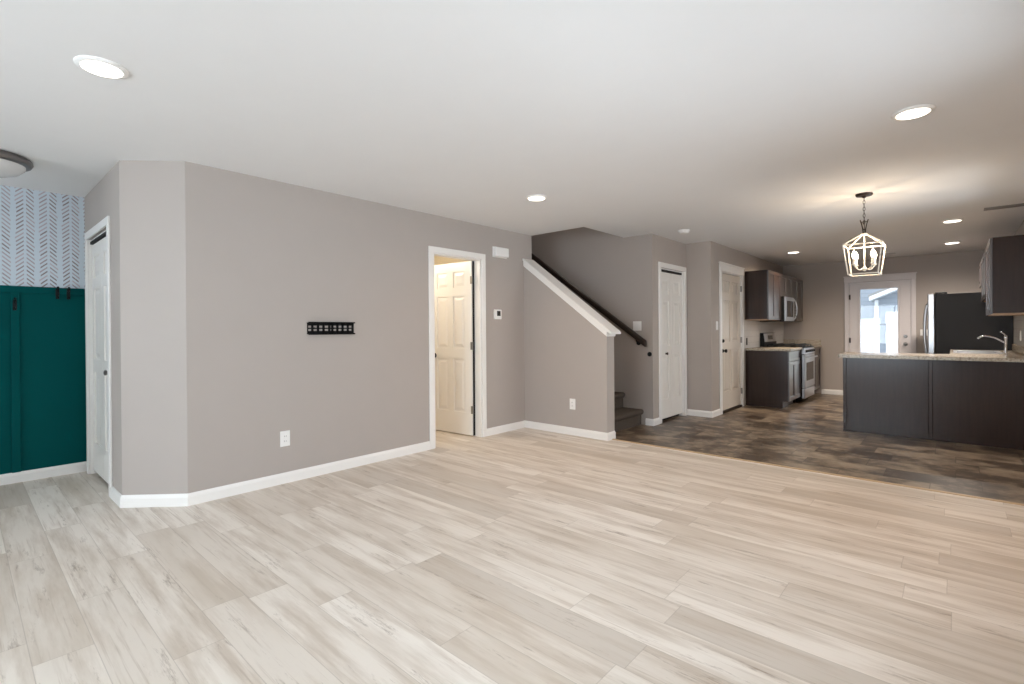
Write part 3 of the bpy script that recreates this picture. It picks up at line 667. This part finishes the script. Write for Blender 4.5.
for i in range(4):
    a = pi / 4 + i * pi / 2; dx, dy = cos(a), sin(a)
    b = B(); tube(b, arc(lambda u: (cx + dx * (.01 + .088 * u), cy + dy * (.01 + .088 * u), 1.772 - .022 * sin(u * pi) + .022 * u * u), 10), .0042, 8)
    px, py = cx + dx * .098, cy + dy * .098
    lathe(b, [(.006, -.004), (.017, .004), (.018, .010), (.010, .012)], (px, py, 1.796), 'z', 14)
    ar = obj('candle_arm', b, MT['lantern'], t, True)
    sub('candle_sleeve', lathe(B(), [(.0105, .01), (.0105, .06)], (px, py, 1.796), 'z', 14), MT['lantern'], ar, True)
    bl = sub('bulb', lathe(B(), [(.007, .06), (.012, .066), (.0165, .082), (.0155, .096), (.010, .114), (.004, .128), (.001, .132)], (px, py, 1.796), 'z', 16), MT['bulb'], ar, True)
    l = bpy.data.lights.new('bulb_glow', 'POINT'); l.energy = 4.2; l.color = (1, .76, .50); l.shadow_soft_size = .010
    o = bpy.data.objects.new('bulb_glow', l); COL.objects.link(o); o.location = (px, py, 1.945); o.parent = t; o.matrix_parent_inverse = Matrix.Translation(-Vector(t.location))

# side room lamp (its glow comes through the open door)
t = thing('flush_ceiling_light', 'warm ceiling light of the side room behind the open door', 'ceiling light', (-5.0, 3.3, H))
obj('glass_bowl', lathe(B(), [(.14, -.01), (.14, -.04), (.11, -.08), (.05, -.10), (.01, -.104)], (-5.0, 3.3, H), 'z', 32), MT['can'], t, True); obj('rim', lathe(B(), [(.15, 0), (.16, -.01), (.155, -.025), (.14, -.028)], (-5.0, 3.3, H), 'z', 32), MT['pewter'], t, True)
l = bpy.data.lights.new('lamp_glow', 'POINT'); l.energy = 40; l.color = (1, .91, .76); l.shadow_soft_size = .1
o = bpy.data.objects.new('lamp_glow', l); COL.objects.link(o); o.location = (-5.0, 3.3, H - .2); o.parent = t; o.matrix_parent_inverse = Matrix.Translation(-Vector(t.location))

# ------------------------------------------------------------------ cabinets
def shaker(plane, c, out, a0, a1, z0, z1, th_=.02, fr=.057):
    """a shaker front standing on plane x=c, facing out (+1/-1)"""
    b = B()
    def bx(p0, p1, q0, q1, d0, d1, bev=0): box(b, c + out * d0, c + out * d1, p0, p1, q0, q1, bev)
    bx(a0, a0 + fr, z0, z1, 0, th_, .002); bx(a1 - fr, a1, z0, z1, 0, th_, .002); bx(a0 + fr, a1 - fr, z0, z0 + fr, 0, th_, .002); bx(a0 + fr, a1 - fr, z1 - fr, z1, 0, th_, .002)
    bx(a0 + fr - .003, a1 - fr + .003, z0 + fr - .003, z1 - fr + .003, 0, th_ - .010); return b
def upper(label, wallx, out, depth, y0, y1, z0, z1, nd=2, group='dark wall cabinets'):
    fx_ = wallx + out * depth
    t = thing('wall_cabinet', label, 'cabinet', ((wallx + fx_) / 2, (y0 + y1) / 2, z0), group)
    obj('body', box(B(), wallx, fx_, y0, y1, z0 + .012, z1, .001), MT['espresso'], t)
    obj('underside', box(B(), wallx, fx_ - out * .001, y0 + .002, y1 - .002, z0, z0 + .012), MT['raw'], t)
    wd = (y1 - y0 - .004) / nd
    for i in range(nd):
        a = y0 + .002 + i * wd; obj('cabinet_door', shaker('x', fx_ + out * .001, out, a + .0015, a + wd - .0015, z0 + .004, z1 - .004), MT['front'], t)
    return t
CY0, CY1, CY2 = 8.43, 9.19, 9.955; UZ0, UZ1 = 1.362, 2.143
upper('dark wall cabinet above the worktop, beside the panelled kitchen door', XK, 1, .325, CY0, CY1 - .001, UZ0, UZ1)
upper('short dark wall cabinet directly above the microwave', XK, 1, .325, CY1 + .001, CY2 - .001, 1.765, UZ1)
upper('dark wall cabinet right of the microwave against the far wall', XK, 1, .325, CY2 + .001, YK - .004, UZ0, UZ1)
upper('large dark wall cabinet at the right edge above the peninsula end', XR, -1, .297, YP, 8.0, UZ0 - .008, UZ1 - .004)
upper('dark wall cabinet over the sink, behind the nearest right hand cabinet', XR, -1, .297, 8.002, 9.27, UZ0 + .2, UZ1 - .004)
upper('short dark wall cabinet above the black refrigerator', XR, -1, .297, 9.28, 10.2, 1.80, UZ1 - .004)

def basecab(label, y0, y1, wallx, out, depth, nd=2):
    fx_ = wallx + out * depth
    t = thing('base_cabinet', label, 'cabinet', ((wallx + fx_) / 2, (y0 + y1) / 2, 0), 'dark base cabinets')
    obj('body', box(B(), wallx + out * .004, fx_, y0, y1, .105, .874, .001), MT['espresso'], t)
    obj('toe_kick', box(B(), wallx + out * .004, fx_ - out * .07, y0 + .001, y1 - .001, 0, .105), MT['espresso'], t)
    obj('drawer', shaker('x', fx_ + out * .001, out, y0 + .004, y1 - .004, .715, .866, fr=.035), MT['front'], t)
    wd = (y1 - y0 - .006) / nd
    for i in range(nd):
        a = y0 + .003 + i * wd; obj('cabinet_door', shaker('x', fx_ + out * .001, out, a + .0015, a + wd - .0015, .112, .708), MT['front'], t)
    return t
BX = -1.905
basecab('dark base cabinet with drawer between the panelled door and the range', CY0, CY1 - .004, XK, 1, BX - XK)
basecab('dark base cabinet between the range and the far wall', CY2 + .004, YK - .004, XK, 1, BX - XK)
def slab(bm, x0, x1, y0, y1, z0=.876, z1=.914, bev=.006): return box(bm, x0, x1, y0, y1, z0, z1, bev)
for y0, y1, lb in ((CY0 - .02, CY1 - .003, 'speckled beige worktop on the base cabinet left of the range'), (CY2 + .003, YK - .002, 'speckled beige worktop in the corner right of the range')):
    t = thing('worktop', lb, 'worktop', (-2.2, (y0 + y1) / 2, .876)); obj('slab', slab(B(), XK + .001, BX + .045, y0, y1), MT['counter'], t)
    if y0 > 9.5: obj('upstand', box(B(), XK + .012, BX + .03, YK - .022, YK - .002, .915, 1.015, .004), MT['counter'], t)
struct('trim_3', box(B(), XK, XK + .008, DG1 + .095, YK - .001, .915, UZ0 - .001), MT['splash'], 'pale glossy splashback behind the range', 'splashback')
struct('trim_4', box(B(), XR - .008, XR, YP, YK - .001, .915, 1.353), MT['splash'], 'pale glossy splashback along the sink wall', 'splashback')

# range
ry0, ry1 = CY1 + .002, CY2 - .002; rx = -1.87
t = thing('gas_range', 'stainless gas range with black grates between dark base cabinets', 'range', (-2.18, (ry0 + ry1) / 2, 0))
b = box(B(), XK + .015, rx, ry0, ry1, .06, .905, .003)
for y in (ry0 + .04, ry1 - .04):
    for x in (XK + .08, rx - .08): lathe(b, [(.018, 0), (.018, .065)], (x, y, 0), 'z', 10)
obj('body', b, MT['black'], t)
dr = obj('oven_door', box(B(), rx, rx + .045, ry0 + .004, ry1 - .004, .245, .79, .006), MT['steel'], t)
sub('oven_window', box(B(), rx + .044, rx + .048, ry0 + .11, ry1 - .11, .36, .66, .003), MT['blackg'], dr)
b = B(); tube(b, [(rx + .09, ry0 + .05, .745), (rx + .09, ry1 - .05, .745)], .013, 12)
for y in (ry0 + .09, ry1 - .09): tube(b, [(rx + .04, y, .745), (rx + .09, y, .745)], .009, 8)
sub('handle', b, MT['steel'], dr, True)
dw = obj('drawer', box(B(), rx, rx + .04, ry0 + .004, ry1 - .004, .075, .235, .006), MT['steel'], t)
obj('control_panel', prism(B(), [(rx - .02, .80), (rx + .045, .80), (rx + .035, .895), (rx - .02, .912)], 'y', ry0 + .002, ry1 - .002), MT['steel'], t)
for i in range(5):
    y = ry0 + .11 + i * (ry1 - ry0 - .22) / 4
    obj('knob', lathe(B(), [(.024, 0), (.022, .012), (.018, .03), (.005, .032)], (rx + .039, y, .848), 'x', 16), MT['black'], t, True)
obj('cooktop', box(B(), XK + .08, rx + .03, ry0, ry1, .905, .920, .004), MT['black'], t)
for j in range(3):
    g0 = ry0 + .02 + j * (ry1 - ry0 - .04) / 3; g1 = ry0 + .02 + (j + 1) * (ry1 - ry0 - .04) / 3 - .008
    b = B(); xg0, xg1 = XK + .12, rx + .0
    for y in (g0, (g0 + g1) / 2 - .005, g1 - .012): box(b, xg0, xg1, y, y + .012, .938, .952, .002)
    for x in (xg0, xg0 + .15, (xg0 + xg1) / 2, xg1 - .16, xg1 - .012):
        box(b, x, x + .012, g0, g1, .938, .952, .002)
    for x in (xg0, xg1 - .012):
        for y in (g0, g1 - .012): box(b, x, x + .012, y, y + .012, .918, .938)
    for x in (xg0 + .07, xg0 + .25, xg1 - .1): box(b, x, x + .016, g0, g1, .95, .964, .003)
    obj('grate', b, MT['iron'], t)
for bx_ in (XK + .21, rx - .16):
    for by in (ry0 + .17, ry1 - .17): obj('burner', lathe(B(), [(.045, .0), (.045, .01), (.03, .014)], (bx_, by, .919), 'z', 18), MT['iron'], t, True)
bgp = obj('backguard', prism(B(), [(XK + .012, .905), (XK + .085, .905), (XK + .085, .99), (XK + .065, 1.145), (XK + .012, 1.15)], 'y', ry0 + .002, ry1 - .002), MT['black'], t)
def slant(y0, y1, s0, s1, lift):
    p = lambda s: (XK + .085 - .02 * s + lift, .99 + .155 * s); b = B()
    return prism(b, [p(s0), p(s1), (p(s1)[0] - lift - .004, p(s1)[1]), (p(s0)[0] - lift - .004, p(s0)[1])], 'y', y0, y1)
sub('steel_fascia', slant(ry0 + .01, ry1 - .01, .05, .97, .004), MT['steel'], bgp); sub('clock_display', slant(ry0 + .24, ry1 - .24, .3, .75, .006), MT['blackg'], bgp)

# microwave
mx0, mx1 = XK + .009, -2.125
t = thing('microwave', 'stainless microwave mounted above the gas range', 'microwave', (-2.3, (ry0 + ry1) / 2, 1.345))
obj('body', box(B(), mx0, mx1, ry0, ry1, 1.345, 1.762, .003), MT['black'], t)
dr = obj('door', box(B(), mx1, mx1 + .028, ry0 + .002, ry1 - .19, 1.35, 1.757, .005), MT['steel'], t)
sub('window', box(B(), mx1 + .027, mx1 + .031, ry0 + .07, ry1 - .27, 1.42, 1.69, .003), MT['blackg'], dr)
b = B(); yh = ry1 - .215; tube(b, arc(lambda u: (mx1 + .026 + .05 * sin(pi * u) ** .6, yh, 1.375 + .355 * u), 14), .011, 10); sub('handle', b, MT['steel'], dr, True)
cp = obj('control_panel', box(B(), mx1, mx1 + .028, ry1 - .188, ry1 - .002, 1.35, 1.757, .005), MT['blackg'], t)
for i in range(3):
    for j in range(4): sub('button', box(B(), mx1 + .027, mx1 + .0295, ry1 - .16 + i * .045, ry1 - .13 + i * .045, 1.40 + j * .05, 1.425 + j * .05, .002), MT['grey'], cp)
obj('vent_grille', box(B(), mx0 + .05, mx1 - .02, ry0 + .05, ry1 - .05, 1.340, 1.346), MT['grey'], t)

# peninsula
t = thing('peninsula_cabinet', 'dark panelled peninsula cabinet under the long speckled worktop', 'cabinet', (-.2, YP + .3, 0))
obj('body', box(B(), XPL + .02, XR - .002, YP + .02, 7.66, .1, .874), MT['espresso'], t); obj('toe_kick', box(B(), XPL + .02, XR - .002, YP + .02, 7.59, 0, .1), MT['espresso'], t)
obj('end_panel', box(B(), XPL, XPL + .019, YP + .019, 7.66, 0, .874, .001), MT['espresso'], t)
obj('back_panel', box(B(), XPL + .034, -.221, YP, YP + .019, 0, .874, .001), MT['espresso'], t); obj('back_panel', box(B(), -.183, XR - .002, YP, YP + .019, 0, .874, .001), MT['espresso'], t)
obj('seam_batten', box(B(), -.217, -.187, YP - .010, YP + .012, 0, .874, .002), MT['espresso'], t); obj('corner_batten', box(B(), XPL - .004, XPL + .030, YP - .006, YP + .015, 0, .874, .002), MT['espresso'], t)
for i in range(3):
    w3 = (-.06 - XPL - .03) / 3; a = XPL + .025 + i * w3; b = B(); box(b, a, a + w3 - .004, 7.661, 7.68, .112, .866, .002); obj('cabinet_door', b, MT['espresso'], t)
SY0, SY1, SX0, SX1 = 8.0, 8.74, .00, .395
t = thing('sink_cabinet', 'dark base cabinets under the sink along the right wall', 'cabinet', (.27, 8.4, 0))
b = B(); box(b, -.02, XR - .002, 7.665, SY0 - .03, .1, .874); box(b, -.02, XR - .002, SY1 + .03, 9.27, .1, .874); box(b, -.02, XR - .002, SY0 - .03, SY1 + .03, .1, .66); box(b, -.02, 0 - .012, SY0 - .03, SY1 + .03, .66, .874); obj('body', b, MT['espresso'], t)
obj('toe_kick', box(B(), .05, XR - .002, 7.67, 9.27, 0, .1), MT['espresso'], t)
for i in range(3): a = 7.72 + i * .515; obj('cabinet_door', shaker('x', -.021, -1, a, a + .51, .112, .866), MT['front'], t)
t = thing('worktop', 'long L shaped speckled beige worktop on the peninsula and sink run', 'worktop', (-.2, 7.3, .876))
b = B()
prism(b, [(XPL - .048, 6.995), (XPL - .030, 6.978), (XR - .001, 6.978), (XR - .001, SY0), (-.05, SY0), (-.05, 7.70), (XPL - .03, 7.70), (XPL - .048, 7.685)], 'z', .876, .914)
box(b, -.05, SX0, SY0, SY1, .876, .914); box(b, SX1, XR - .001, SY0, SY1, .876, .914); box(b, -.05, XR - .001, SY1, 9.285, .876, .914)
obj('slab', b, MT['counter'], t); obj('upstand', box(B(), XR - .026, XR - .009, 7.0, 9.285, .915, 1.0, .003), MT['counter'], t)
# sink, faucet
t = thing('sink', 'stainless drop in kitchen sink set in the worktop before the refrigerator', 'sink', (.2, 8.37, .914))
b = B(); zt = .924
for a in ((SX0 - .02, SX0 + .012, SY0 - .02, SY1 + .02), (SX1 - .03, SX1 + .02, SY0 - .02, SY1 + .02), (SX0 + .012, SX1 - .03, SY0 - .02, SY0 + .012), (SX0 + .012, SX1 - .03, SY1 - .012, SY1 + .02), (SX0 + .012, SX1 - .03, 8.355, 8.385)): box(b, a[0], a[1], a[2], a[3], .9145, zt, .003)
obj('rim', b, MT['steel'], t)
for y0, y1 in ((SY0 + .012, 8.355), (8.385, SY1 - .012)):
    b = B(); x0, x1 = SX0 + .012, SX1 - .03
    box(b, x0 - .004, x0, y0, y1, .72, .922); box(b, x1, x1 + .004, y0, y1, .72, .922); box(b, x0, x1, y0 - .004, y0, .72, .922); box(b, x0, x1, y1, y1 + .004, .72, .922); box(b, x0 - .004, x1 + .004, y0 - .004, y1 + .004, .715, .72)
    bo = obj('basin', b, MT['steel'], t); sub('drain', lathe(B(), [(.04, .0), (.04, .003), (.02, .004)], ((x0 + x1) / 2, (y0 + y1) / 2, .72), 'z', 18), MT['chrome'], bo, True)
FX, FY = .452, 8.40
t = thing('faucet', 'chrome single lever kitchen faucet with a long arched spout', 'faucet', (FX, FY, .914))
obj('base', lathe(B(), [(.030, 0), (.030, .006), (.022, .012), (.020, .03)], (FX, FY, .914), 'z', 20), MT['chrome'], t, True)
obj('body', lathe(B(), [(.014, .02), (.014, .16), (.016, .17), (.016, .20), (.009, .21)], (FX, FY, .914), 'z', 20), MT['chrome'], t, True)
sp = [(FX, FY, 1.03), (FX - .04, FY, 1.058), (FX - .09, FY, 1.092), (FX - .14, FY, 1.112), (FX - .185, FY, 1.118), (FX - .21, FY, 1.112), (FX - .232, FY, 1.096), (FX - .244, FY, 1.082)]
obj('spout', tube(B(), sp, [.010, .010, .009, .009, .010, .012, .013, .012], 12), MT['chrome'], t, True)
obj('lever', tube(B(), [(FX, FY, 1.118), (FX - .012, FY + .01, 1.14), (FX - .045, FY + .03, 1.165)], [.009, .007, .006], 10), MT['chrome'], t, True)

# refrigerator
fy0, fy1, fxb = 9.30, 10.18, -.212
t = thing('refrigerator', 'tall dark sided refrigerator with stainless doors beyond the peninsula', 'refrigerator', (.15, 9.74, 0))
obj('cabinet', box(B(), fxb, .572, fy0, fy1, .04, 1.70, .004), MT['blackside'], t)
for y in (fy0 + .05, fy1 - .05):
    for x in (fxb + .06, .47): obj('foot', lathe(B(), [(.02, 0), (.02, .045)], (x, y, 0), 'z', 10), MT['black'], t)
obj('hinge_cover', box(B(), fxb - .0, fxb + .13, fy0 + .01, fy0 + .07, 1.699, 1.725, .006), MT['blackside'], t)
obj('base_grille', box(B(), fxb - .03, fxb, fy0 + .01, fy1 - .01, .04, .10), MT['black'], t)
dr = obj('fridge_door', box(B(), fxb - .082, fxb - .004, fy0, fy1, .705, 1.705, .012), MT['steel'], t)
b = B(); tube(b, arc(lambda u: (fxb - .078 - .040 * sin(pi * u) ** .6, fy0 + .03, .78 + .80 * u), 24), .020, 12); sub('handle', b, MT['steel'], dr, True)
dr = obj('freezer_drawer', box(B(), fxb - .082, fxb - .004, fy0, fy1, .10, .695, .012), MT['steel'], t)
b = B(); tube(b, arc(lambda u: (fxb - .078 - .055 * sin(pi * u) ** .5, fy0 + .08 + (fy1 - fy0 - .16) * u, .62), 20), .014, 10); sub('handle', b, MT['steel'], dr, True)

# ------------------------------------------------------------------ outside the back door
struct('ground_yard', box(B(), -25, 25, YK + .16, 45, -.35, -.2), MT['lawn'], 'lawn behind the house', 'lawn')
struct('patio', box(B(), -6, 9, YK + .16, 18.4, -.2, -.1), MT['concrete'], 'pale concrete patio outside the back door', 'patio')
t = thing('neighbour_house', 'pale sided neighbouring house seen through the back door glass', 'house', (-1.5, 20, -.2))
HX = -1.79
obj('rear_wall', box(B(), -12, HX, 20.5, 21, -.2, 6.2), MT['siding'], t)
b = prism(B(), [(HX, -.2), (-.35, -.2), (-.35, 2.74), (HX, 2.09)], 'y', 18.6, 20.8); obj('wing_wall', b, MT['siding'], t)
b = prism(B(), [(HX - .12, 2.03), (-.2, 2.80), (-.2, 2.91), (HX - .12, 2.14)], 'y', 18.1, 21); obj('rake_board', b, MT['vinyl'], t)
b = prism(B(), [(HX - .14, 2.13), (-.16, 2.92), (-.16, 3.0), (HX - .14, 2.2)], 'y', 18.1, 21); obj('roof', b, MT['shingle'], t)
obj('corner_board', box(B(), HX - .03, HX + .06, 18.55, 18.75, -.2, 2.06), MT['vinyl'], t)
dd = obj('patio_door', box(B(), -1.546, -.42, 18.52, 18.62, -.1, 1.69), MT['vinyl'], t); sub('pane', box(B(), -1.46, -.5, 18.5, 18.53, .05, 1.6), MT['vinyl'], dd)
obj('roof_slab', box(B(), -12, HX, 19.9, 21, 6.2, 6.4), MT['shingle'], t)
t = thing('garden_fence', 'white vinyl privacy fence outside the back door', 'fence', (-3, 15.0, -.2))
b = B()
for i in range(19): box(b, -5.6 + i * .22, -5.6 + i * .22 + .215, 14.98, 15.02, -.1, 1.42)
obj('panel', b, MT['vinyl'], t)
for x in (-5.7, -3.6, -1.44): obj('post', box(B(), x - .06, x + .06, 14.94, 15.06, -.2, 1.46, .01), MT['vinyl'], t)
obj('top_rail', box(B(), -5.6, -1.45, 14.96, 15.04, 1.38, 1.44, .005), MT['vinyl'], t)
sl_ = bpy.data.lights.new('sun', 'SUN'); sl_.energy = 1.2; sl_.angle = radians(20); so = bpy.data.objects.new('sun', sl_); COL.objects.link(so); so.rotation_euler = (radians(48), 0, radians(-20))
